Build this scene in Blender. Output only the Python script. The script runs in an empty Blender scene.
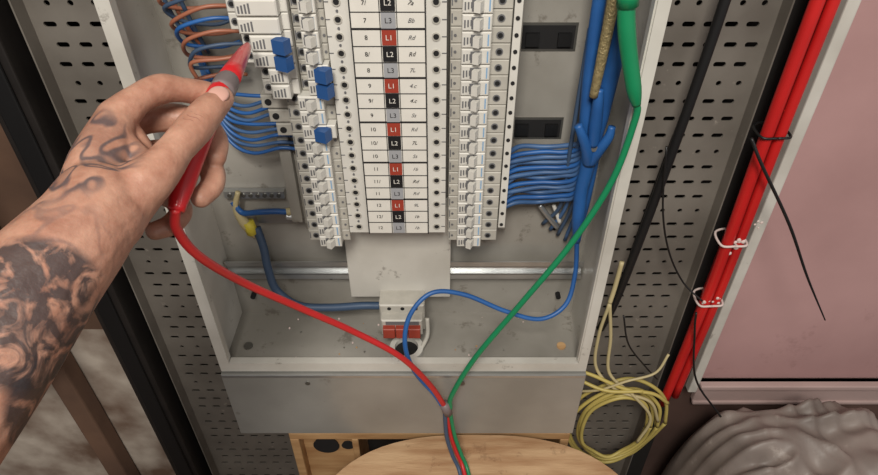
import bpy, math, random
from mathutils import Vector, Matrix, noise
random.seed(4)
sc=bpy.context.scene
sc.view_settings.view_transform='Standard'
COL=bpy.context.collection
# ---------------------------------------------------------------- materials
def srgb(r,g,b):
    f=lambda c:(c/255/12.92) if c/255<=.04045 else ((c/255+.055)/1.055)**2.4
    return (f(r),f(g),f(b),1)
MATS={}
def mat(name,rgb,rough=.5,metal=0,var=0.0,vscale=20,rgb2=None,bump=0,bscale=200,sss=0,coat=0,dirt=None,stretch=None):
    if name in MATS: return MATS[name]
    m=bpy.data.materials.new(name); m.use_nodes=True
    nt=m.node_tree; b=nt.nodes['Principled BSDF']
    c=srgb(*rgb)
    tc=nt.nodes.new('ShaderNodeTexCoord'); co=tc.outputs['Object']
    if stretch:
        mp=nt.nodes.new('ShaderNodeMapping'); mp.inputs['Scale'].default_value=stretch; nt.links.new(co,mp.inputs['Vector']); co=mp.outputs['Vector']
    n=nt.nodes.new('ShaderNodeTexNoise'); n.inputs['Scale'].default_value=vscale; n.inputs['Detail'].default_value=6
    nt.links.new(co,n.inputs['Vector'])
    r=nt.nodes.new('ShaderNodeValToRGB')
    r.color_ramp.elements[0].position=.35; r.color_ramp.elements[1].position=.68
    c2=srgb(*rgb2) if rgb2 else tuple(x*(1-max(var,.04)) for x in c[:3])+(1,)
    r.color_ramp.elements[0].color=c2; r.color_ramp.elements[1].color=c
    nt.links.new(n.outputs['Fac'],r.inputs['Fac']); out=r.outputs['Color']
    if dirt:
        nd=nt.nodes.new('ShaderNodeTexNoise'); nd.inputs['Scale'].default_value=dirt[0]; nd.inputs['Detail'].default_value=8; nd.inputs['Roughness'].default_value=.7
        nt.links.new(tc.outputs['Object'],nd.inputs['Vector'])
        rd=nt.nodes.new('ShaderNodeValToRGB'); rd.color_ramp.elements[0].position=dirt[1]; rd.color_ramp.elements[1].position=dirt[1]+.06
        rd.color_ramp.elements[1].color=(dirt[2],)*3+(1,)
        nt.links.new(nd.outputs['Fac'],rd.inputs['Fac'])
        mx=nt.nodes.new('ShaderNodeMix'); mx.data_type='RGBA'
        nt.links.new(rd.outputs['Color'],mx.inputs['Factor']); nt.links.new(out,mx.inputs['A']); mx.inputs['B'].default_value=srgb(*dirt[3])
        out=mx.outputs['Result']
    nt.links.new(out,b.inputs['Base Color'])
    b.inputs['Roughness'].default_value=rough; b.inputs['Metallic'].default_value=metal
    if coat: b.inputs['Coat Weight'].default_value=coat
    if sss:
        b.inputs['Subsurface Weight'].default_value=sss; b.inputs['Subsurface Scale'].default_value=.004
    if bump:
        n2=nt.nodes.new('ShaderNodeTexNoise'); n2.inputs['Scale'].default_value=bscale; n2.inputs['Detail'].default_value=4
        nt.links.new(co,n2.inputs['Vector'])
        bp=nt.nodes.new('ShaderNodeBump'); bp.inputs['Strength'].default_value=bump; bp.inputs['Distance'].default_value=.002
        nt.links.new(n2.outputs['Fac'],bp.inputs['Height']); nt.links.new(bp.outputs['Normal'],b.inputs['Normal'])
    MATS[name]=m; return m
DK=(96,88,78)
M_encl=mat('painted_steel_light',(206,203,195),.42,0,rgb2=(182,178,169),vscale=9,dirt=(26,.62,.6,DK))
M_encl_in=mat('painted_steel_shaded',(168,164,156),.42,.08,rgb2=(136,132,124),vscale=6,bump=.15,bscale=60,dirt=(18,.59,.6,DK))  # same cabinet steel, its colour darkened for the shade inside the enclosure
M_gland=mat('painted_steel_grey',(164,163,158),.32,.35,rgb2=(140,139,134),vscale=6,dirt=(20,.63,.4,DK))
M_zinc=mat('zinc_steel',(190,192,192),.3,.8,.15,30)
M_white=mat('white_plastic',(212,209,201),.42,0,.12,15)
M_white2=mat('ivory_plastic',(186,182,172),.48,0,.18,40)
M_card=mat('label_card',(220,216,207),.6,0,.08,30)
M_ink=mat('ink_black',(34,33,34),.6)
M_mark=mat('print_grey',(104,104,106),.6)
M_L1=mat('phase_brown_red',(154,58,42),.5)
M_L2=mat('phase_black',(24,24,26),.5)
M_L3=mat('phase_grey',(156,157,160),.5)
M_bluet=mat('toggle_blue',(40,82,138),.35)
M_lblue=mat('stripe_blue',(130,165,198),.5)
M_hole=mat('dark_hole',(22,21,22),.8)
M_screw=mat('screw_steel',(120,118,112),.35,.7)
M_tray=mat('tray_grey_paint',(126,120,112),.5,.1,rgb2=(102,96,89),vscale=8,dirt=(30,.64,.5,(170,160,150)))
M_black=mat('black_rubber',(20,20,21),.45)
M_beam=mat('black_strut',(38,34,32),.5,.1,.3,20)
M_dark=mat('painted_shade_dark',(30,26,24),.9)  # near-black colour standing in for shade behind tray slots and inside the crate
M_redc=mat('red_cable_pvc',(202,36,34),.35,0,rgb2=(176,28,28),vscale=6)
M_redl=mat('red_silicone',(198,42,44),.4,0,.08,20)
M_redtip=mat('red_probe_plastic',(196,34,40),.3,0,.1,30,coat=.3)
M_greyp=mat('grey_probe_ring',(116,104,104),.5)
M_green=mat('green_silicone',(20,130,84),.4,0,.1,20)
M_blue=mat('blue_pvc',(42,98,164),.42,0,rgb2=(34,82,142),vscale=20)
M_blued=mat('blue_insulation',(70,104,148),.45,0,rgb2=(52,84,126),vscale=20)
M_blueg=mat('dark_blue_cable',(60,80,106),.5)
M_brown=mat('brown_insulation',(158,98,74),.45)
M_brass=mat('brass_braid',(190,172,126),.4,.5,.4,300,bump=.8,bscale=500)
M_yel=mat('yellow_cable',(190,172,96),.45,0,.18,20)
M_cream=mat('cream_cable',(186,172,130),.5)
M_yc=mat('yellow_tape',(210,192,62),.5)
M_pink=mat('pink_plaster',(190,151,149),.85,0,rgb2=(168,131,129),vscale=3,bump=.2,bscale=30,dirt=(7,.60,.4,(146,110,108)))
M_dado=mat('dado_paint',(184,160,155),.6,0,.12,8)
M_low=mat('brown_lower_wall',(96,72,64),.85,0,rgb2=(70,52,46),vscale=5,bump=.3,bscale=20)
M_wallL=mat('brown_wallpaper',(112,84,66),.9,0,rgb2=(84,62,50),vscale=6,bump=.4,bscale=30)
M_flake=mat('flaking_plaster',(196,184,170),.9,0,rgb2=(108,84,68),vscale=9,bump=.5,bscale=40)
M_curt=mat('brown_curtain',(134,106,84),.9,0,rgb2=(100,76,60),vscale=8)
M_floor=mat('floor_boards',(90,72,60),.8,0,.3,6)
M_wood=mat('pine_wood',(198,160,114),.55,0,rgb2=(168,126,84),vscale=10,stretch=(1,6,6))
M_drum=mat('raw_plywood',(200,166,128),.65,0,rgb2=(164,124,88),vscale=9,bump=.3,bscale=60,stretch=(1,7,7),dirt=(30,.60,.4,(120,86,60)))
M_sheet=mat('dusty_plastic_sheet',(150,138,131),.5,0,rgb2=(104,94,88),vscale=6,dirt=(12,.60,.4,(186,176,168)))
M_nail=mat('fingernail',(206,160,146),.28,0,.04,50,coat=.3)
M_sleeve=mat('dark_cotton',(40,42,50),.9)
M_splat=mat('plaster_splash',(214,196,190),.8)

def skin_mat():
    m=bpy.data.materials.new('tattooed_skin'); m.use_nodes=True; nt=m.node_tree; b=nt.nodes['Principled BSDF']
    N=nt.nodes.new; L=nt.links.new
    tc=N('ShaderNodeTexCoord')
    n=N('ShaderNodeTexNoise'); n.inputs['Scale'].default_value=34; n.inputs['Detail'].default_value=8; n.inputs['Roughness'].default_value=.65; L(tc.outputs['Object'],n.inputs['Vector'])
    r=N('ShaderNodeValToRGB'); r.color_ramp.elements[0].position=.32; r.color_ramp.elements[1].position=.7
    r.color_ramp.elements[0].color=srgb(156,108,88); r.color_ramp.elements[1].color=srgb(194,150,128); L(n.outputs['Fac'],r.inputs['Fac'])
    cur=r.outputs['Color']
    def region(center,rad,soft=.012):
        d=N('ShaderNodeVectorMath'); d.operation='DISTANCE'; L(tc.outputs['Object'],d.inputs[0]); d.inputs[1].default_value=center
        mr=N('ShaderNodeMapRange'); mr.inputs['From Min'].default_value=rad; mr.inputs['From Max'].default_value=rad-soft
        L(d.outputs['Value'],mr.inputs['Value']); return mr.outputs['Result']
    def mul(a,b_):
        q=N('ShaderNodeMath'); q.operation='MULTIPLY'
        for i,x in enumerate((a,b_)):
            if isinstance(x,(int,float)): q.inputs[i].default_value=x
            else: L(x,q.inputs[i])
        return q.outputs[0]
    def over(cur,mask,col):
        x=N('ShaderNodeMix'); x.data_type='RGBA'; L(mask,x.inputs['Factor']); L(cur,x.inputs['A']); x.inputs['B'].default_value=col; return x.outputs['Result']
    na=N('ShaderNodeTexNoise'); na.inputs['Scale'].default_value=50; na.inputs['Detail'].default_value=5; na.inputs['Distortion'].default_value=1.8; L(tc.outputs['Object'],na.inputs['Vector'])
    ra=N('ShaderNodeValToRGB'); ra.color_ramp.elements[0].position=.36; ra.color_ramp.elements[1].position=.54; L(na.outputs['Fac'],ra.inputs['Fac'])
    cur=over(cur,mul(mul(region((-.236,-.352,1.292),.047,.006),ra.outputs['Color']),.9),srgb(56,51,53))
    cur=over(cur,mul(mul(region((-.232,-.372,1.245),.036,.006),ra.outputs['Color']),.9),srgb(54,49,51))
    def lines(cur,c,rad,scale,amt):
        wv=N('ShaderNodeTexNoise'); wv.inputs['Scale'].default_value=scale; wv.inputs['Detail'].default_value=.8; wv.inputs['Distortion'].default_value=1.1; L(tc.outputs['Object'],wv.inputs['Vector'])
        rw=N('ShaderNodeValToRGB'); e=rw.color_ramp.elements
        e[0].position=.43; e[0].color=(.18,.18,.18,1); e[1].position=.475; e[1].color=(1,1,1,1)
        x=e.new(.51); x.color=(1,1,1,1); x=e.new(.55); x.color=(0,0,0,1)
        L(wv.outputs['Fac'],rw.inputs['Fac'])
        return over(cur,mul(mul(region(c,rad),rw.outputs['Color']),amt),srgb(78,72,76))
    cur=lines(cur,(-.252,-.246,1.330),.054,34,.85)
    cur=lines(cur,(-.236,-.300,1.305),.034,30,.4)
    L(cur,b.inputs['Base Color'])
    b.inputs['Roughness'].default_value=.48; b.inputs['Subsurface Weight'].default_value=.06; b.inputs['Subsurface Scale'].default_value=.003
    n2=N('ShaderNodeTexNoise'); n2.inputs['Scale'].default_value=190; n2.inputs['Detail'].default_value=6; L(tc.outputs['Object'],n2.inputs['Vector'])
    bp=N('ShaderNodeBump'); bp.inputs['Strength'].default_value=.6; bp.inputs['Distance'].default_value=.001
    L(n2.outputs['Fac'],bp.inputs['Height'])
    vo=N('ShaderNodeTexNoise'); vo.inputs['Scale'].default_value=55; vo.inputs['Detail'].default_value=2; L(tc.outputs['Object'],vo.inputs['Vector'])
    bp2=N('ShaderNodeBump'); bp2.inputs['Strength'].default_value=.35; bp2.inputs['Distance'].default_value=.004
    L(vo.outputs['Fac'],bp2.inputs['Height']); L(bp.outputs['Normal'],bp2.inputs['Normal']); L(bp2.outputs['Normal'],b.inputs['Normal'])
    return m
M_skin=skin_mat()
M_crease=mat('skin_crease',(140,92,76),.6)

# ---------------------------------------------------------------- mesh builder
def catmull(P,n=8):
    P=[Vector(p) for p in P]
    if len(P)<3: return [P[0].lerp(P[1],i/n) for i in range(n+1)]
    Q=[P[0]*2-P[1]]+P+[P[-1]*2-P[-2]]; out=[]
    for i in range(1,len(Q)-2):
        a,b,c,d=Q[i-1:i+3]
        for k in range(n):
            t=k/n
            out.append(.5*((2*b)+(c-a)*t+(2*a-5*b+4*c-d)*t*t+(3*b-a-3*c+d)*t**3))
    out.append(P[-1]); return out
class MB:
    def __init__(s): s.v=[];s.f=[];s.m=[];s.ms=[];s.sm=[]
    def mi(s,m):
        if m not in s.ms: s.ms.append(m)
        return s.ms.index(m)
    def add(s,vs,fs,m,smooth=False):
        o=len(s.v); s.v+= [tuple(v) for v in vs]; k=s.mi(m)
        for f in fs: s.f.append([o+i for i in f]); s.m.append(k); s.sm.append(smooth)
    def box(s,x0,x1,y0,y1,z0,z1,m,ch=0):
        if ch:
            vs=[(x0+ch,y0,z0+ch),(x1-ch,y0,z0+ch),(x1-ch,y0,z1-ch),(x0+ch,y0,z1-ch),(x0,y0+ch,z0),(x1,y0+ch,z0),(x1,y0+ch,z1),(x0,y0+ch,z1),(x0,y1,z0),(x1,y1,z0),(x1,y1,z1),(x0,y1,z1)]
            fs=[(0,1,2,3),(4,5,1,0),(5,6,2,1),(6,7,3,2),(7,4,0,3),(8,9,5,4),(9,10,6,5),(10,11,7,6),(11,8,4,7),(11,10,9,8)]
            s.add(vs,fs,m); return
        vs=[(x,y,z) for x in(x0,x1) for y in(y0,y1) for z in(z0,z1)]
        s.add(vs,[(0,1,3,2),(4,6,7,5),(0,4,5,1),(2,3,7,6),(0,2,6,4),(1,5,7,3)],m)
    def obb(s,c,ax,size,m):
        X,Yv,Z=ax; vs=[Vector(c)+X*(i*size[0]/2)+Yv*(j*size[1]/2)+Z*(k*size[2]/2) for i in(-1,1) for j in(-1,1) for k in(-1,1)]
        s.add(vs,[(0,1,3,2),(4,6,7,5),(0,4,5,1),(2,3,7,6),(0,2,6,4),(1,5,7,3)],m)
    def disc(s,c,r,m,d=.001,n=12,ax='y'):
        vs=[];
        for k in(0,1):
            for i in range(n):
                a=2*math.pi*i/n
                if ax=='y': vs.append((c[0]+r*math.cos(a),c[1]+(k*d),c[2]+r*math.sin(a)))
                elif ax=='z': vs.append((c[0]+r*math.cos(a),c[1]+r*math.sin(a),c[2]+k*d))
                else: vs.append((c[0]+k*d,c[1]+r*math.cos(a),c[2]+r*math.sin(a)))
        fs=[tuple(range(n)),tuple(range(2*n-1,n-1,-1))]+[(i,(i+1)%n,n+(i+1)%n,n+i) for i in range(n)]
        s.add(vs,fs,m)
    def ring(s,c,r0,r1,m,d=.004,n=24,ax='y'):
        vs=[]
        for rr,q in((r0,0),(r1,0),(r1,d),(r0,d)):
            for i in range(n):
                a=2*math.pi*i/n
                if ax=='y': vs.append((c[0]+rr*math.cos(a),c[1]+q,c[2]+rr*math.sin(a)))
                else: vs.append((c[0]+rr*math.cos(a),c[1]+rr*math.sin(a),c[2]+q))
        fs=[]
        for q in range(4):
            for i in range(n): fs.append((q*n+i,q*n+(i+1)%n,((q+1)%4)*n+(i+1)%n,((q+1)%4)*n+i))
        s.add(vs,fs,m,False)
    def tube(s,P,r,m,n=8,seg=8,closed=False,smoothpath=True):
        pts=catmull(P,n) if smoothpath else [Vector(p) for p in P]
        if hasattr(r,'__len__'):
            rs=[]
            for i in range(len(pts)):
                t=i/(len(pts)-1)*(len(r)-1); a=min(int(t),len(r)-2); rs.append(r[a]+(r[a+1]-r[a])*(t-a))
        else: rs=[r]*len(pts)
        up=Vector((0,0,1)); T=(pts[1]-pts[0]).normalized()
        if abs(T.dot(up))>.9: up=Vector((1,0,0))
        nrm=(up-T*up.dot(T)).normalized(); vs=[];fs=[]
        for i,p in enumerate(pts):
            T=(pts[min(i+1,len(pts)-1)]-pts[max(i-1,0)]).normalized()
            nrm=(nrm-T*nrm.dot(T)).normalized(); bn=T.cross(nrm)
            for k in range(seg):
                a=2*math.pi*k/seg; vs.append(p+(nrm*math.cos(a)+bn*math.sin(a))*rs[i])
        for i in range(len(pts)-1):
            for k in range(seg): fs.append((i*seg+k,i*seg+(k+1)%seg,(i+1)*seg+(k+1)%seg,(i+1)*seg+k))
        fs.append(tuple(range(seg))[::-1]); fs.append(tuple((len(pts)-1)*seg+k for k in range(seg)))
        s.add(vs,fs,m,True)
    def sphere(s,c,r,m,sc3=(1,1,1),nu=14,nv=9,rot=None):
        vs=[];fs=[]
        for j in range(nv+1):
            th=math.pi*j/nv
            for i in range(nu):
                a=2*math.pi*i/nu
                p=Vector((r*sc3[0]*math.sin(th)*math.cos(a),r*sc3[1]*math.sin(th)*math.sin(a),r*sc3[2]*math.cos(th)))
                if rot: p=rot@p
                vs.append(Vector(c)+p)
        for j in range(nv):
            for i in range(nu): fs.append((j*nu+i,(j+1)*nu+i,(j+1)*nu+(i+1)%nu,j*nu+(i+1)%nu))
        s.add(vs,fs,m,True)
    def obj(s,name,parent=None):
        me=bpy.data.meshes.new(name); me.from_pydata(s.v,[],s.f)
        for m in s.ms: me.materials.append(m)
        for p,k,q in zip(me.polygons,s.m,s.sm): p.material_index=k; p.use_smooth=q
        me.update(); o=bpy.data.objects.new(name,me); COL.objects.link(o)
        if parent: o.parent=parent
        return o
def empty(name):
    e=bpy.data.objects.new(name,None); COL.objects.link(e); return e
def bevel(o,w,seg=2):
    b=o.modifiers.new('b','BEVEL'); b.width=w; b.segments=seg; b.limit_method='ANGLE'; return o
def text(body,x,y,z,size,m,parent,name,rotz=0,shear=0):
    c=bpy.data.curves.new(name,'FONT'); c.body=body; c.size=size; c.align_x='CENTER'; c.align_y='CENTER'; c.shear=shear; c.materials.append(m)
    o=bpy.data.objects.new(name,c); COL.objects.link(o); o.location=(x,y,z); o.rotation_euler=(math.pi/2,rotz,0); o.parent=parent; return o

# ---------------------------------------------------------------- room
b=MB(); b.box(.462,3.0,.16,.26,.575,2.7,M_pink); b.box(.462,3.0,.16,.26,0,.575,M_low)
b.box(-.58,.462,.16,.26,0,2.7,M_dark)  # wall stretch coloured dark so the tray holes read as shaded
b.box(-3.0,-.58,.16,.26,.72,2.7,M_wallL); b.box(-3.0,-.58,.16,.26,0,.72,M_flake)
b.obj('wall_back')
b=MB(); b.box(-3,3,-3.2,.26,-.05,0,M_floor); b.obj('floor')
b=MB(); b.box(.50,3.0,.146,.16,.520,.585,M_dado); b.box(.50,3.0,.136,.16,.572,.585,M_dado); b.box(.50,3.0,.142,.16,.520,.530,M_dado); bevel(b.obj('trim_1'),.003)
b=MB(); b.box(.452,.462,.125,.16,.60,2.6,M_low); b.box(.462,.478,.112,.16,.60,2.6,M_encl); bevel(b.obj('trim_2'),.002)

# ---------------------------------------------------------------- perforated trays
def tray(name,x0,x1,z0,z1,side):
    b=MB(); px,pz=.0265,.0250; nx=int(round((x1-x0-.02)/px)); nz=int((z1-z0)/pz)
    px=(x1-x0-.02)/nx; yb=.130; N=16
    for j in range(nz):
        for i in range(nx):
            cx=x0+.01+(i+.5)*px; cz=z0+(j+.5)*pz
            if (j%4)==3: w,h=.0035,.0035
            else: w,h=.0078,.0034
            ox=.003*(1 if j%2 else -1)
            outer=[];inner=[]
            for k in range(N):
                a=2*math.pi*(k+.5)/N; ca,sa=math.cos(a),math.sin(a)
                inner.append((cx+ox+(w-h)*(1 if ca>0 else -1)+h*ca,cz+h*sa))
                t=1/max(abs(ca),abs(sa)); 
                outer.append((cx+px/2*max(-1,min(1,ca*t)),cz+pz/2*max(-1,min(1,sa*t))))
            vs=[(x,yb,z) for x,z in outer]+[(x,yb,z) for x,z in inner]+[(x,yb+.0025,z) for x,z in inner]
            fs=[(k,(k+1)%N,N+(k+1)%N,N+k) for k in range(N)]+[(N+k,N+(k+1)%N,2*N+(k+1)%N,2*N+k) for k in range(N)]
            b.add(vs,fs,M_tray)
            for sx,sz,k0 in((1,1,1),(-1,1,5),(-1,-1,9),(1,-1,13)):
                c=(cx+sx*px/2,yb,cz+sz*pz/2)
                b.add([c,(outer[k0][0],yb,outer[k0][1]),(outer[(k0+1)%N][0],yb,outer[(k0+1)%N][1])],[(0,1,2)],M_tray)
    zt=z0+nz*pz
    for xa,xb in((x0,x0+.01),(x1-.01,x1)):
        b.box(xa,xb,yb,yb+.002,z0,zt,M_tray)
    if side<0: b.box(x0-.002,x0,yb-.022,yb+.002,z0,zt,M_tray)
    else: b.box(x1,x1+.002,yb-.022,yb+.002,z0,zt,M_tray)
    return b.obj(name)
tray('perforated_cable_tray',-.482,-.215,.12,1.62,-1)
tray('perforated_cable_tray',.175,.398,.12,1.62,1)
b=MB(); b.box(-.545,-.497,.085,.16,0,1.7,M_beam); b.box(-.535,-.507,.080,.085,0,1.7,M_black); bevel(b.obj('black_steel_strut'),.003)

# ---------------------------------------------------------------- distribution board
DB=empty('electrical_distribution_board')
XL,XR,ZB,ZT=-.328,.221,.804,1.62
b=MB()
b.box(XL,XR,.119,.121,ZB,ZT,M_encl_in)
b.box(XL,XL+.002,0,.12,ZB,ZT,M_encl); b.box(XR-.002,XR,0,.12,ZB,ZT,M_encl)
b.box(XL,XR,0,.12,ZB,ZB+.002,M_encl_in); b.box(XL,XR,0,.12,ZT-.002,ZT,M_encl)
b.box(XL,XL+.015,-.002,0,ZB,ZT,M_encl); b.box(XR-.013,XR,-.002,0,ZB,ZT,M_encl)
b.box(XL+.013,XL+.015,0,.010,ZB+.02,ZT,M_encl); b.box(XR-.015,XR-.013,0,.010,ZB+.02,ZT,M_encl)
b.box(XL+.015,XR-.013,-.002,0,ZB,ZB+.018,M_encl); b.box(XL+.015,XR-.013,0,.010,ZB+.016,ZB+.018,M_encl)
for x in(XL+.03,XR-.03):
    b.disc((x,.045,ZB+.0021),.007,M_wood if x>0 else M_screw,.003,14,'z'); b.disc((x,.109,.85),.004,M_hole,.010)
b.disc((.17,.1165,.985),.004,M_hole,.003); b.disc((-.17,.1165,.885),.003,M_hole,.003)
for q in range(26):
    b.sphere((random.uniform(-.26,.19),random.uniform(.02,.11),ZB+.003),random.uniform(.0008,.0022),random.choice([M_wood,M_splat,M_screw]),nu=6,nv=4)
b.obj('enclosure',DB)
b=MB(); b.box(XL-.001,XR+.001,-.006,.122,.648,.801,M_gland); b.disc((.035,-.008,.782),.004,M_screw,.003); b.disc((-.20,-.008,.782),.003,M_screw,.003)
b.box(XL,XR,-.0075,-.006,.795,.801,M_zinc); bevel(b.obj('gland_box',DB),.002)
b=MB()
for x0,x1,z0,z1 in((.098,.160,1.258,1.286),(.096,.158,1.138,1.163)):
    b.box(x0,x1,.1165,.1185,z0,z1,M_hole); b.box(x0-.003,x1+.003,.1175,.119,z0-.003,z1+.003,M_screw)
    b.box(x0+.004,x0+.02,.112,.117,z0+.004,z0+.02,M_black); b.box(x1-.02,x1-.004,.112,.117,z0+.004,z0+.02,M_black)
b.obj('knockout_slots',DB)
b=MB(); b.box(XL+.006,XR-.004,.104,.106,.912,.924,M_zinc)
b.box(XL+.006,XR-.004,.098,.100,.901,.911,M_zinc); b.box(XL+.006,XR-.004,.098,.100,.925,.935,M_zinc)
b.box(XL+.006,XR-.004,.098,.106,.910,.912,M_zinc); b.box(XL+.006,XR-.004,.098,.106,.924,.926,M_zinc)
b.obj('din_rail',DB)
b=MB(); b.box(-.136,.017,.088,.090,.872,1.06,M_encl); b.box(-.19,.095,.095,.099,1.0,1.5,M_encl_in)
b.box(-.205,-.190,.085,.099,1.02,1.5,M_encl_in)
bevel(b.obj('pan_plate',DB),.001)
zr=lambda i:1.340-.018*i
b=MB(); z0=zr(16)-.010; z1=zr(-6)
b.box(-.1165,.008,.036,.085,z0,z1,M_white); b.box(-.091,-.014,.0335,.036,z0+.001,z1,M_card)
for i in range(-6,17):
    z=zr(i)
    b.disc((-.104,.0350,z),.0030,M_hole,.002); b.disc((-.003,.0350,z),.0030,M_hole,.002)
    b.ring((-.104,.0346,z),.0034,.0046,M_white2,.002,12); b.ring((-.003,.0346,z),.0034,.0046,M_white2,.002,12)
    b.disc((-.104,.0345,z+.009),.0013,M_mark,.002); 
    b.box(-.1165,-.112,.0355,.036,z-.0005,z+.0005,M_mark); b.box(.003,.008,.0355,.036,z-.0005,z+.0005,M_mark)
    k=(i-2)%3; m=(M_L1,M_L2,M_L3)[k]
    b.box(-.0595,-.0445,.0322,.0335,z-.0080,z+.0080,m)
    b.box(-.091,-.014,.0330,.0335,z+.0080,z+.0102 if k==0 else z+.0089,M_ink)
    b.box(-.0612,-.0604,.0330,.0335,z-.009,z+.009,M_ink); b.box(-.0436,-.0428,.0330,.0335,z-.009,z+.009,M_ink)
b.box(-.0917,-.0903,.0328,.0335,z0,z1,M_ink); b.box(-.0147,-.0133,.0328,.0335,z0,z1,M_ink)
b.obj('busbar_label_strip',DB)
for i in range(-1,17):
    k=(i-2)%3; z=zr(i)
    text('L%d'%(k+1),-.052,.0318,z,.0080,M_card if k<2 else M_ink,DB,'phase_text')
    text(str((i+22)//3)+('','/','')[k],-.076,.0326,z,.0068,M_ink,DB,'way_number')
    text(random.choice(['7L','Bb','4.c','Rd','SL','7a','1b','9L','Ss'])+'',-.029,.0326,z,.0066,M_mark if i%3 else M_ink,DB,'handwritten_note',random.uniform(-.15,.15),.4)
AX=(Vector((.9,-.43,0)),Vector((.43,.9,0)),Vector((0,0,1)))
def mcb(b,z,xa,xb,side,blue=False):
    h=.0086
    b.box(xa,xb,.040,.095,z-h,z+h,M_white2,.0008)
    w=xb-xa; 
    if side<0: ra,rb=xa+w*.30,xb-w*.18; tx=xa+w*.17; ix=xb-w*.08
    else: ra,rb=xa+w*.18,xb-w*.34; tx=xb-w*.18; ix=xa+w*.08
    b.box(ra,rb,.026,.040,z-h+.0002,z+h-.0002,M_white,.001)
    b.disc((tx,.0392,z),.0042,M_mark,.002,12); b.disc((tx,.0388,z),.0028,M_hole,.002,10)
    b.disc((ix,.0392,z),.0016,M_mark,.002,8)
    tm=(ra+rb)/2
    if blue:
        b.box(rb-.001,xb,.027,.040,z-h+.0002,z+h-.0002,M_white,.001)
        b.obb((tm+.010,.021,z),AX,(.0145,.013,.0145),M_bluet)
    else:
        b.box(tm-.006,tm+.006,.0252,.026,z-.006,z+.006,M_mark)
        b.obb((tm+.001,.0225,z),AX,(.007,.010,.0105),M_white)
    for q in range(3):
        x=ra+.002+q*.0032
        b.box(x,x+.0016,.0255,.026,z-.005+q*.001,z+.003,M_mark)
    if not blue: b.box(rb-.004,rb-.0025,.0255,.026,z-.006,z+.006,M_lblue)
    b.box(xa+.001,xa+.0022,.0395,.040,z-.005,z+.005,M_mark)
b=MB()
for i in range(-6,18): mcb(b,zr(i),.012,.076,1)
b.box(.0775,.086,.040,.095,zr(16)-.005,1.46,M_white)
for i in range(-6,17): b.disc((.0815,.039,zr(i)),.0023,M_hole,.002)
b.obj('circuit_breaker_bank_right',DB)
b=MB()
for i in range(-6,18):
    if i>=6: mcb(b,zr(i),-.172,-.118,-1,blue=(i==8))
    else: mcb(b,zr(i),-.152,-.118,-1,blue=(i in(-5,-4,-2,4,5)))
b.obj('circuit_breaker_bank_left',DB)
b=MB()
for i in range(-6,6):
    z=zr(i); xa=(-.214 if i<2 else -.205) if i<4 else -.192
    b.box(xa,-.153,.030,.095,z-.0086,z+.0086,M_white,.001)
    b.box(xa+.012,-.160,.016,.030,z-.0082,z+.0082,M_white,.0015)
    b.disc((xa+.006,.0292,z),.0040,M_mark,.002); b.disc((xa+.006,.0288,z),.0024,M_hole,.002)
    for q in range(4): b.box(xa+.015+q*.0035,xa+.0168+q*.0035,.0155,.016,z-.005,z+.002+q*.001,M_mark)
    if i in(2,3): b.obb((-.160,.011,z),AX,(.015,.012,.0145),M_bluet)
for q,(x,z) in enumerate(((-.192,1.222),(-.186,1.204),(-.180,1.186))):
    b.box(x-.012,-.172,.050,.095,z-.008,z+.008,M_white2,.001); b.disc((x-.004,.049,z),.004,M_hole,.002)
b.obj('residual_current_devices',DB)
b=MB(); b.box(-.090,-.022,.056,.098,.832,.886,M_white2,.002); b.box(-.087,-.025,.040,.056,.838,.870,M_white2,.002)
for k in range(3): 
    x=-.084+k*.019; b.box(x,x+.018,.031,.041,.840,.860,M_L1,.001)
b.box(-.080,-.030,.0395,.040,.861,.868,M_mark); 
for k in range(3): b.disc((-.075+k*.020,.0552,.879),.003,M_hole,.002)
b.obj('main_isolator',DB)
b=MB(); b.ring((-.050,.034,ZB+.0025),.018,.026,M_white,.012,28,'z'); b.disc((-.050,.034,ZB+.0025),.0178,M_hole,.004,28,'z')
b.tube([(-.028,.034,.812),(-.018,.045,.832),(-.018,.055,.86)],.0035,M_white2)
b.obj('cable_grommet',DB)

# ---------------------------------------------------------------- wiring inside the board
b=MB()
for k in range(12):
    z=1.142-.0078*k; j=random.uniform(-.002,.002)
    b.tube([(.088,.075,z-.002),(.105,.085-.003*(k%3),z+.001+j),(.135,.085+j,z-j),(.160,.080,z+.005+j),(.178,.074,z+.014),(.187,.070,z+.040)],.0032,(M_blued,M_blue,M_blued)[k%3],6,8)
for k in range(4):
    b.tube([(.165+.008*k,.07,1.30),(.165+.009*k,.075,1.15),(.168+.008*k,.09,1.05),(.150+.012*k,.108,1.00-.01*k)],.0028,M_blued if k%2 else M_blueg,6,8)
b.tube([(.14,.10,1.04),(.155,.098,1.02),(.17,.10,1.0)],.004,M_zinc); b.tube([(.16,.1,1.04),(.172,.098,1.01)],.003,M_white)
b.obj('outgoing_wires_right',DB)
b=MB()
b.tube([(.191,.045,1.46),(.191,.045,1.36),(.191,.048,1.28),(.189,.055,1.20),(.187,.058,1.15)],[.0095,.0095,.0105,.0105,.008],M_blue,8,12)
b.tube([(.168,.062,1.46),(.168,.062,1.36),(.170,.062,1.26),(.176,.058,1.19),(.182,.058,1.15)],[.0075,.0075,.0075,.0095,.007],M_blue,8,12)
b.tube([(.174,.033,1.46),(.175,.032,1.36),(.174,.034,1.29),(.173,.038,1.235)],[.0065,.0065,.006,.005],M_brass,10,10)
b.tube([(.196,.07,1.20),(.200,.075,1.12),(.198,.08,1.03),(.19,.1,.96)],.004,M_blue)
b.obj('incoming_tails',DB)
b=MB()
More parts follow.
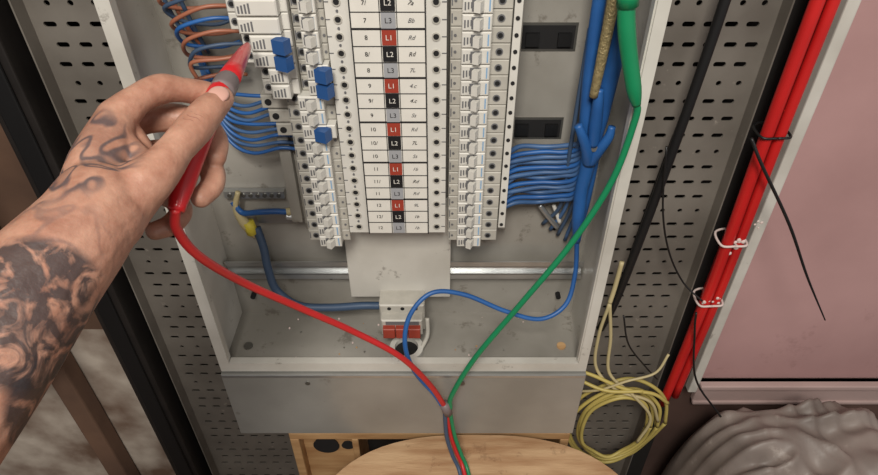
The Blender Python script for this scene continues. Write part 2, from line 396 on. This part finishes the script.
for k in range(7):
    z=1.350-.0135*k; m=(M_brown,M_blueg,M_brown,M_blue)[k%4]; j=random.uniform(-.006,.006)
    b.tube([(-.212,.062,z+.004),(-.240,.052,z+.006+j*.5),(-.272+.004*(k%3),.050,z),(-.292+.003*k,.058,z-.016+j),(-.280,.075,z-.030),(-.25,.088,z-.034-j),(-.23,.10,z-.036)],.0023,m,8,8)
for k in range(3):
    b.tube([(-.30+.01*k,.07,1.42),(-.296+.008*k,.07,1.36),(-.288+.008*k,.08,1.30),(-.27,.1,1.26)],.0025,M_blueg if k!=1 else M_brown)
b.obj('neutral_wire_loops',DB)
b=MB()
for k in range(9):
    z=1.214-.0095*k; j=random.uniform(-.004,.004)
    b.tube([(-.175,.085,z),(-.20,.080,z+.003+j),(-.235,.082,z-.001-j),(-.262,.09,z+.004),(-.278,.10,z+.03),(-.285,.105,z+.08)],.0024,M_blued if k%2 else M_blue,6,8)
b.tube([(-.205,.095,1.030),(-.225,.09,1.036),(-.25,.088,1.036),(-.275,.095,1.03),(-.287,.10,1.045)],.0042,M_blue)
b.tube([(-.195,.095,1.035),(-.212,.09,1.035)],.0055,M_cream); b.tube([(-.20,.093,1.024),(-.214,.09,1.027)],.0055,M_zinc)
b.tube([(-.276,.10,1.062),(-.284,.098,1.035),(-.276,.098,1.008),(-.266,.10,.985)],[.0035,.0045,.008,.006],M_cream)
b.tube([(-.272,.098,1.012),(-.268,.097,.992)],[.0085,.0085],M_yc,2,10)
b.tube([(-.262,.10,1.0),(-.255,.09,.97),(-.252,.08,.94),(-.245,.075,.90),(-.215,.070,.872),(-.17,.075,.862),(-.12,.085,.856),(-.092,.085,.856)],.0062,M_blueg,8,10)
b.obj('outgoing_wires_left',DB)
b=MB(); b.box(-.262,-.205,.11,.118,1.0,1.02,M_zinc); b.box(-.300,-.216,.108,.118,1.045,1.056,M_zinc)
for k in range(8): b.disc((-.292+.0098*k,.106,1.0505),.003,M_screw,.003)
b.obj('earth_bar',DB)

# ---------------------------------------------------------------- exterior cables right
b=MB(); b.tube([(.413,.085,1.7),(.411,.085,1.2),(.414,.085,.9),(.409,.088,.60)],.0080,M_redc,8,12); b.tube([(.432,.085,1.7),(.429,.086,1.2),(.431,.086,.9),(.427,.090,.62)],.0068,M_redc,8,12)
b.tube([(.421,.102,1.7),(.421,.102,1.0),(.417,.10,.60)],.0065,M_redc,8,12)
for z,mm in((1.16,M_black),(.985,M_splat),(.865,M_splat)): b.tube([(.421,.075,z),(.402,.077,z),(.402,.105,z+.002),(.424,.113,z+.002),(.439,.10,z),(.438,.078,z),(.421,.075,z)],.0018,mm,5,6)
for x,z,r in((.422,.985,.006),(.415,.975,.004),(.431,.992,.005),(.414,.868,.005),(.428,.872,.004),(.444,1.02,.003)):
    for q in range(4): b.sphere((x+random.uniform(-.005,.005),.079+random.uniform(0,.003),z+random.uniform(-.007,.007)),r*random.uniform(.4,.8),M_splat,(1,.5,1),8,6)
b.obj('red_armoured_cable')
b=MB(); b.tube([(.317,.085,1.7),(.312,.085,1.36),(.296,.085,1.10),(.276,.085,.88),(.262,.088,.80)],.0062,M_black,8,10)
b.tube([(.330,.10,1.7),(.322,.10,1.36),(.300,.105,1.1),(.285,.105,.90)],.003,M_black)
b.obj('black_power_cable')
b=MB(); b.tube([(.385,.07,1.163),(.405,.060,1.13),(.466,.05,1.043),(.52,.045,.955),(.576,.04,.871)],[.0022,.0022,.0022,.0018,.001],M_black); b.obj('cable_tie_tail')
b=MB(); b.tube([(.284,.072,1.15),(.303,.075,1.05),(.334,.085,.966),(.37,.085,.905),(.400,.070,.881)],.0014,M_black); b.tube([(.395,.066,.86),(.4036,.066,.818),(.440,.07,.692),(.505,.06,.60)],.0018,M_black)
b.tube([(.282,.06,.86),(.30,.055,.80),(.34,.06,.74),(.37,.065,.70)],.0014,M_black)
b.obj('loose_black_wire')
b=MB(); random.seed(8)
for k in range(5):
    cx,cz=.324+random.uniform(-.008,.008),.566+random.uniform(-.012,.012); ra,rb=.058+.007*k,.090+.008*k; P=[]
    for q in range(12):
        a=2*math.pi*q/12; P.append((cx+ra*math.cos(a)+random.uniform(-.004,.004),.052+.006*k+random.uniform(-.004,.004),cz+rb*math.sin(a)))
    P.append(P[0]); b.tube(P,.0034,M_yel,6,8)
b.tube([(.262,.075,.872),(.256,.072,.80),(.262,.065,.73),(.30,.05,.69),(.36,.045,.665),(.390,.05,.60)],.0028,M_cream)
b.tube([(.262,.075,.872),(.275,.07,.80),(.285,.062,.72),(.33,.045,.68),(.37,.042,.62),(.36,.04,.55)],.0028,M_cream)
b.tube([(.268,.082,.95),(.266,.08,.90),(.262,.075,.872)],.0036,M_cream)
b.tube([(.228,.07,.72),(.26,.06,.715),(.31,.045,.70),(.36,.042,.69),(.392,.045,.66)],.0032,M_yel); b.tube([(.228,.07,.70),(.28,.045,.695),(.34,.04,.70)],.0032,M_yel)
b.tube([(.235,.07,.66),(.27,.05,.69),(.31,.045,.72),(.355,.05,.735),(.372,.06,.77)],.0022,M_cream)
b.obj('yellow_cable_coil')
b=MB(); b.tube([(.655,.14,1.42),(.662,.13,1.37),(.70,.13,1.34),(.76,.13,1.33)],.004,M_black); b.obj('black_wall_cable')

# ---------------------------------------------------------------- test leads
T=empty('red_test_probe')
def V(*a): return Vector([x/1000 for x in a])
tip=V(-188,-7,1312); d0=V(-175,-138,1326)
b=MB(); ax=(tip-d0).normalized(); 
b.tube([tip+ax*.010,tip-ax*.004],[.0009,.0014],M_zinc,2,8,smoothpath=False)
P=[tip-ax*t for t in(0,.004,.024,.050,.078,.108)]
b.tube(P,[.0028,.0038,.0060,.0072,.0086,.0096],M_redtip,1,16,smoothpath=False)
P2=[tip-ax*t for t in(.107,.110,.130,.134)]
b.tube(P2,[.0096,.0102,.0104,.0098],M_greyp,1,16,smoothpath=False)
b.tube([tip-ax*.132,d0+Vector((-.003,-.008,-.002)),V(-186,-180,1305),V(-193,-212,1286),V(-196,-229,1274)],[.0095,.0092,.0090,.0086,.0062],M_redtip,6,14)
b.obj('probe_body',T)
J=Vector((.0105,-.040,.765))
b=MB(); b.tube([V(-196,-229,1276),V(-202,-225,1253),V(-200,-208,1211),V(-188,-162,1137),V(-152,-121,1061),V(-102,-90,988),V(-50,-76,926),V(-13,-55,841),J],.0040,M_redl,10,10)
b.tube([J,(.0175,-.040,.70),(.028,-.045,.655),(.040,-.062,.628),(.050,-.14,.620),(.06,-.30,.618)],.0036,M_redl,8,8)
b.obj('lead_wire',T)
G=empty('green_test_lead')
b=MB(); b.tube([(.166,-.008,1.45),(.174,-.012,1.365),(.181,-.014,1.325),(.197,-.018,1.272),(.2035,-.018,1.253)],[.0085,.0085,.0088,.0078,.0046],M_green,6,14)
b.tube([(.174,-.012,1.37),(.1765,-.013,1.352)],[.0105,.0105],M_green,1,14)
b.obj('probe_body',G)
b=MB(); b.tube([(.2035,-.018,1.255),(.2055,-.018,1.236),(.194,-.020,1.16),(.1585,-.024,1.07),(.1045,-.034,.978),(.050,-.038,.878),(.019,-.040,.797),J+Vector((.006,0,0))],.0038,M_green,10,10)
b.tube([J+Vector((.005,0,0)),(.024,-.042,.70),(.035,-.047,.655),(.047,-.064,.628),(.060,-.14,.620),(.07,-.30,.618)],.0032,M_green,8,8)
b.obj('lead_wire',G)
B=empty('blue_test_lead')
b=MB(); b.tube([(.1850,.055,1.155),(.1845,.056,1.12),(.1835,.058,1.09),(.185,.054,1.05),(.187,.050,1.014)],[.0098,.0088,.0085,.0088,.0050],M_blue,6,14)
# insulated crocodile clip: two sprung handles and jaws meeting at the pivot
b.tube([(.1850,.052,1.140),(.177,.044,1.163),(.168,.040,1.184),(.161,.040,1.198)],[.0085,.0068,.0058,.0050],M_blue,6,12)
b.tube([(.1850,.052,1.140),(.193,.044,1.163),(.1995,.040,1.182),(.2010,.040,1.196)],[.0085,.0068,.0058,.0042],M_blue,6,12)
b.tube([(.184,.046,1.168),(.182,.042,1.195),(.180,.040,1.225),(.179,.040,1.243)],[.0068,.0078,.0066,.0046],M_blue,6,12)
b.disc((.185,.040,1.166),.0042,M_zinc,.012,12)
b.obj('crocodile_clip',B)
b=MB(); b.tube([(.187,.050,1.018),(.1886,.0345,.967),(.177,.015,.928),(.1417,.003,.9125),(.0915,.003,.9286),(.0356,.010,.953),(-.0095,.0045,.962),(-.039,-.014,.9387),(-.0466,-.033,.8995),(-.034,-.0375,.847),(-.006,-.040,.797),J+Vector((-.002,-.004,0))],.0033,M_blue,10,10)
b.tube([J+Vector((-.002,-.004,0)),(.012,-.046,.70),(.022,-.052,.655),(.034,-.068,.628),(.042,-.14,.620),(.048,-.30,.618)],.0032,M_blueg,8,8)
b.obj('lead_wire',B)
b=MB(); b.tube([J+Vector((-.003,-.002,.014)),J+Vector((.003,-.002,-.010))],.0072,M_greyp,2,14); b.obj('lead_clip',T)

# ---------------------------------------------------------------- hand and arm
H=empty('tattooed_left_arm')
def chain(b,P,R,n=10):
    pts=catmull(P,n)
    for i,p in enumerate(pts):
        t=i/(len(pts)-1)*(len(R)-1); a=min(int(t),len(R)-2); b.sphere(p,R[a]+(R[a+1]-R[a])*(t-a),M_skin,nu=16,nv=10)
b=MB()
W=V(-229,-275,1299)
chain(b,[(-.32,-.88,1.20),(-.36,-.76,1.14),(-.37,-.64,1.14),(-.335,-.52,1.20),V(-292,-418,1247),V(-268,-367,1268),V(-250,-322,1285),V(-233,-283,1298),V(-229,-262,1304)],[.054,.052,.050,.050,.046,.041,.0365,.0315,.0295],n=14)
kn={'i':V(-238,-190,1330),'m':V(-254,-180,1308),'r':V(-254,-184,1287),'p':V(-245,-203,1277)}
for k,r0,r1 in(('i',.025,.0140),('m',.026,.0145),('r',.025,.0138),('p',.023,.0128)):
    chain(b,[W+Vector((-.002,.006,0)),W.lerp(kn[k],.5)+Vector((-.004,0,.001)),kn[k]],[r0,(r0+r1)/2+.001,r1])
for a,c in(('i','m'),('m','r'),('r','p')):
    chain(b,[kn[a],kn[a].lerp(kn[c],.5),kn[c]],[.0132,.0125,.0128],n=5)
    chain(b,[W.lerp(kn[a],.6),W.lerp(kn[c],.6)],[.018,.018],n=5)
chain(b,[kn['i'],V(-227,-172,1336),V(-215,-156,1337),V(-203,-147,1332),V(-190,-139,1325),V(-177,-133,1319)],[.0142,.0112,.0118,.0098,.0105,.0085])
chain(b,[kn['m'],V(-238,-158,1310),V(-218,-144,1306),V(-202,-145,1304),V(-188,-152,1299),V(-181,-160,1292),V(-180,-171,1285)],[.0145,.0112,.0118,.0100,.0105,.0098,.0086])
chain(b,[kn['r'],V(-236,-168,1286),V(-213,-158,1281),V(-197,-163,1278),V(-185,-174,1273),V(-182,-188,1269),V(-187,-202,1267)],[.014,.0108,.0114,.0096,.0102,.0096,.0084])
chain(b,[kn['p'],V(-236,-192,1268),V(-224,-186,1260),V(-212,-192,1255),V(-207,-202,1252),V(-211,-215,1250),V(-220,-224,1251)],[.0125,.0100,.0102,.0088,.0092,.0086,.0074])
chain(b,[W+Vector((.004,.004,0)),V(-222,-258,1300),V(-210,-248,1306),V(-198,-236,1311),V(-190,-212,1317),V(-183,-188,1321),V(-177,-168,1325),V(-171,-152,1327)],[.027,.025,.020,.0155,.0126,.0138,.0124,.0096])
chain(b,[V(-236,-205,1326),V(-226,-210,1318),V(-212,-222,1313),V(-202,-232,1311)],[.012,.0095,.0095,.012],n=6)
chain(b,[V(-238,-190,1322),V(-228,-192,1314),V(-216,-206,1306),V(-204,-226,1304)],[.012,.0085,.008,.010],n=6)
chain(b,[V(-250,-318,1306),V(-240,-285,1318),V(-228,-258,1322),V(-216,-246,1318)],[.010,.010,.009,.007],n=8)
o=b.obj('hand_and_forearm',H)
rm=o.modifiers.new('r','REMESH'); rm.mode='VOXEL'; rm.voxel_size=.0016; rm.use_smooth_shade=True
sm=o.modifiers.new('s','SMOOTH'); sm.factor=.5; sm.iterations=6
b=MB()
tdir=(V(-171,-152,1327)-V(-183,-188,1321)).normalized()
up=Vector((.25,-.45,.85)); up=(up-tdir*up.dot(tdir)).normalized(); sd=tdir.cross(up)
R=Matrix((tdir,sd,up)).transposed()
b.sphere(V(-173.0,-157,1326)+up*.0090,1,M_nail,(.0090,.0076,.0028),18,12,R)
b.obj('thumb_nail',H)
b=MB()
for q,(t,rr) in enumerate(((-.002,.0132),(.002,.0133),(.006,.0131))):
    c=V(-183,-188,1321)-tdir*t; A=[]
    for j in range(7):
        a=math.radians(-38+j*76/6); A.append(c+(up*math.cos(a)+sd*math.sin(a))*(rr-.0001)+tdir*(.0008*math.sin(j*1.7+q)))
    b.tube(A,[.0001,.0004,.0005,.0004,.0001],M_crease,4,6)
b.obj('thumb_creases',H)
b=MB(); b.tube([(-.29,-.97,1.28),(-.32,-.90,1.22),(-.35,-.80,1.16)],[.085,.078,.068],M_sleeve,8,20); b.obj('sleeve',H)

# ---------------------------------------------------------------- crate, drum, sheet, left side stuff
b=MB()
x0,x1,y0,y1,zt=-.266,.232,.030,.125,.592
b.box(x0,x1,y0,y1,zt-.018,zt,M_wood); b.box(x0,x0+.016,y0,y1,0,zt-.018,M_wood); b.box(x1-.016,x1,y0,y1,0,zt-.018,M_wood)
b.box(x0+.016,x1-.016,y1-.01,y1,0,zt-.018,M_dark); b.box(x0+.11,x0+.122,y0,y1,0,zt-.018,M_wood); b.box(x0,x1,y0,y1,.25,.266,M_wood); b.box(x0,x1,y0,y1,0,.016,M_wood)  # back panel coloured dark for the shade inside the open crate
b.box(x0+.016,x0+.11,y0+.02,y0+.025,.266,zt-.018,M_wood)
b.disc((x0+.058,y0+.016,.530),.022,M_hole,.008,24); b.disc((x0+.098,y0+.016,.530),.010,M_hole,.008,18)
bevel(b.obj('wooden_crate'),.002)
def superel(cx,cy,a,bb,n,z,e=3.2):
    out=[]
    for i in range(n):
        t=2*math.pi*i/n; c,s_=math.cos(t),math.sin(t)
        out.append((cx+a*math.copysign(abs(c)**(2/e),c),cy+bb*math.copysign(abs(s_)**(2/e),s_),z))
    return out
b=MB(); n=72; cx,cy=.062,-.205
def flange(z0,z1):
    prof=[(.99,z0),(1,z0+.002),(1,z1-.003),(.992,z1)]
    vs=[];fs=[]
    for s_,z in prof: vs+=superel(cx,cy,.272*s_,.221*s_,n,z,2.6)
    for j in range(len(prof)-1):
        for i in range(n): fs.append((j*n+i,j*n+(i+1)%n,(j+1)*n+(i+1)%n,(j+1)*n+i))
    fs.append(tuple(range((len(prof)-1)*n,len(prof)*n))); fs.append(tuple(range(n))[::-1])
    b.add(vs,fs,M_drum)
flange(.592,.613); flange(0,.021)
b.tube([(cx,cy,.021),(cx,cy,.592)],.11,M_drum,2,32)
b.disc((cx,cy,.6125),.028,M_hole,.001,24,'z')
for q in range(6):
    a=q*math.pi/3+.3; b.disc((cx+.085*math.cos(a),cy+.085*math.sin(a),.613),.006,M_screw,.003,8,'z')
b.obj('wooden_cable_drum')
b=MB(); nx,ny=90,70; vs=[];fs=[]
for j in range(ny+1):
    for i in range(nx+1):
        u=i/nx*2-1; v=j/ny*2-1
        rr=max(0,1-(abs(u)**5.0+abs(v)**5.0))**.35
        nn=noise.fractal(Vector((u*1.4,v*1.4,3.1)),1,2,2)*.026
        nn-=abs(noise.noise(Vector((u*1.6+v*2.2,v*3.4-u*1.2,1))))*.055
        nn-=abs(noise.noise(Vector((u*5+v*1.5,v*2.0+u,7))))*.022
        vs.append((.640+u*.200,-.035+v*.165,max(0,.662*rr+nn*min(1,rr*2))))
for j in range(ny):
    for i in range(nx): a=j*(nx+1)+i; fs.append((a,a+1,a+nx+2,a+nx+1))
b.add(vs,fs,M_sheet,True); b.obj('plastic_dust_sheet')
b=MB(); n=40; vs=[];fs=[]
for j in range(9):
    z=.75+j*.12
    for i in range(n+1):
        x=-1.02+i*.0100; vs.append((x,.02+.022*math.sin(i*.9+j*.12)+.008*math.sin(i*2.3),z))
for j in range(8):
    for i in range(n): a=j*(n+1)+i; fs.append((a,a+1,a+n+2,a+n+1))
b.add(vs,fs,M_curt,True); o=b.obj('brown_curtain'); sl=o.modifiers.new('s','SOLIDIFY'); sl.thickness=.003
b=MB(); b.box(-.72,-.68,.12,.158,0,1.0,M_wallL); bevel(b.obj('timber_batten'),.004)

# ---------------------------------------------------------------- light and camera
def area(name,loc,target,size,power,col):
    l=bpy.data.lights.new(name,'AREA'); l.size=size; l.energy=power; l.color=col
    o=bpy.data.objects.new(name,l); COL.objects.link(o); o.location=loc
    o.rotation_euler=(Vector(target)-Vector(loc)).to_track_quat('-Z','Y').to_euler(); return o
area('ceiling_lamp',(-.1,-1.3,2.5),(0,0,1.0),.45,36,(1,.95,.87))
area('side_light',(1.8,-1.8,2.0),(0,0,.9),.9,8,(1,.95,.92))  # weak area light from the right, behind the camera; no window modelled
w=bpy.data.worlds.new('w'); sc.world=w; w.use_nodes=True
bg=w.node_tree.nodes['Background']; bg.inputs['Color'].default_value=(.88,.83,.80,1); bg.inputs['Strength'].default_value=.29
c=bpy.data.cameras.new('camera'); c.lens=25.42; c.sensor_width=36; c.clip_start=.01
o=bpy.data.objects.new('camera',c); COL.objects.link(o); o.location=(0,-.6,1.55); o.rotation_euler=(math.radians(50.9),0,0); sc.camera=o
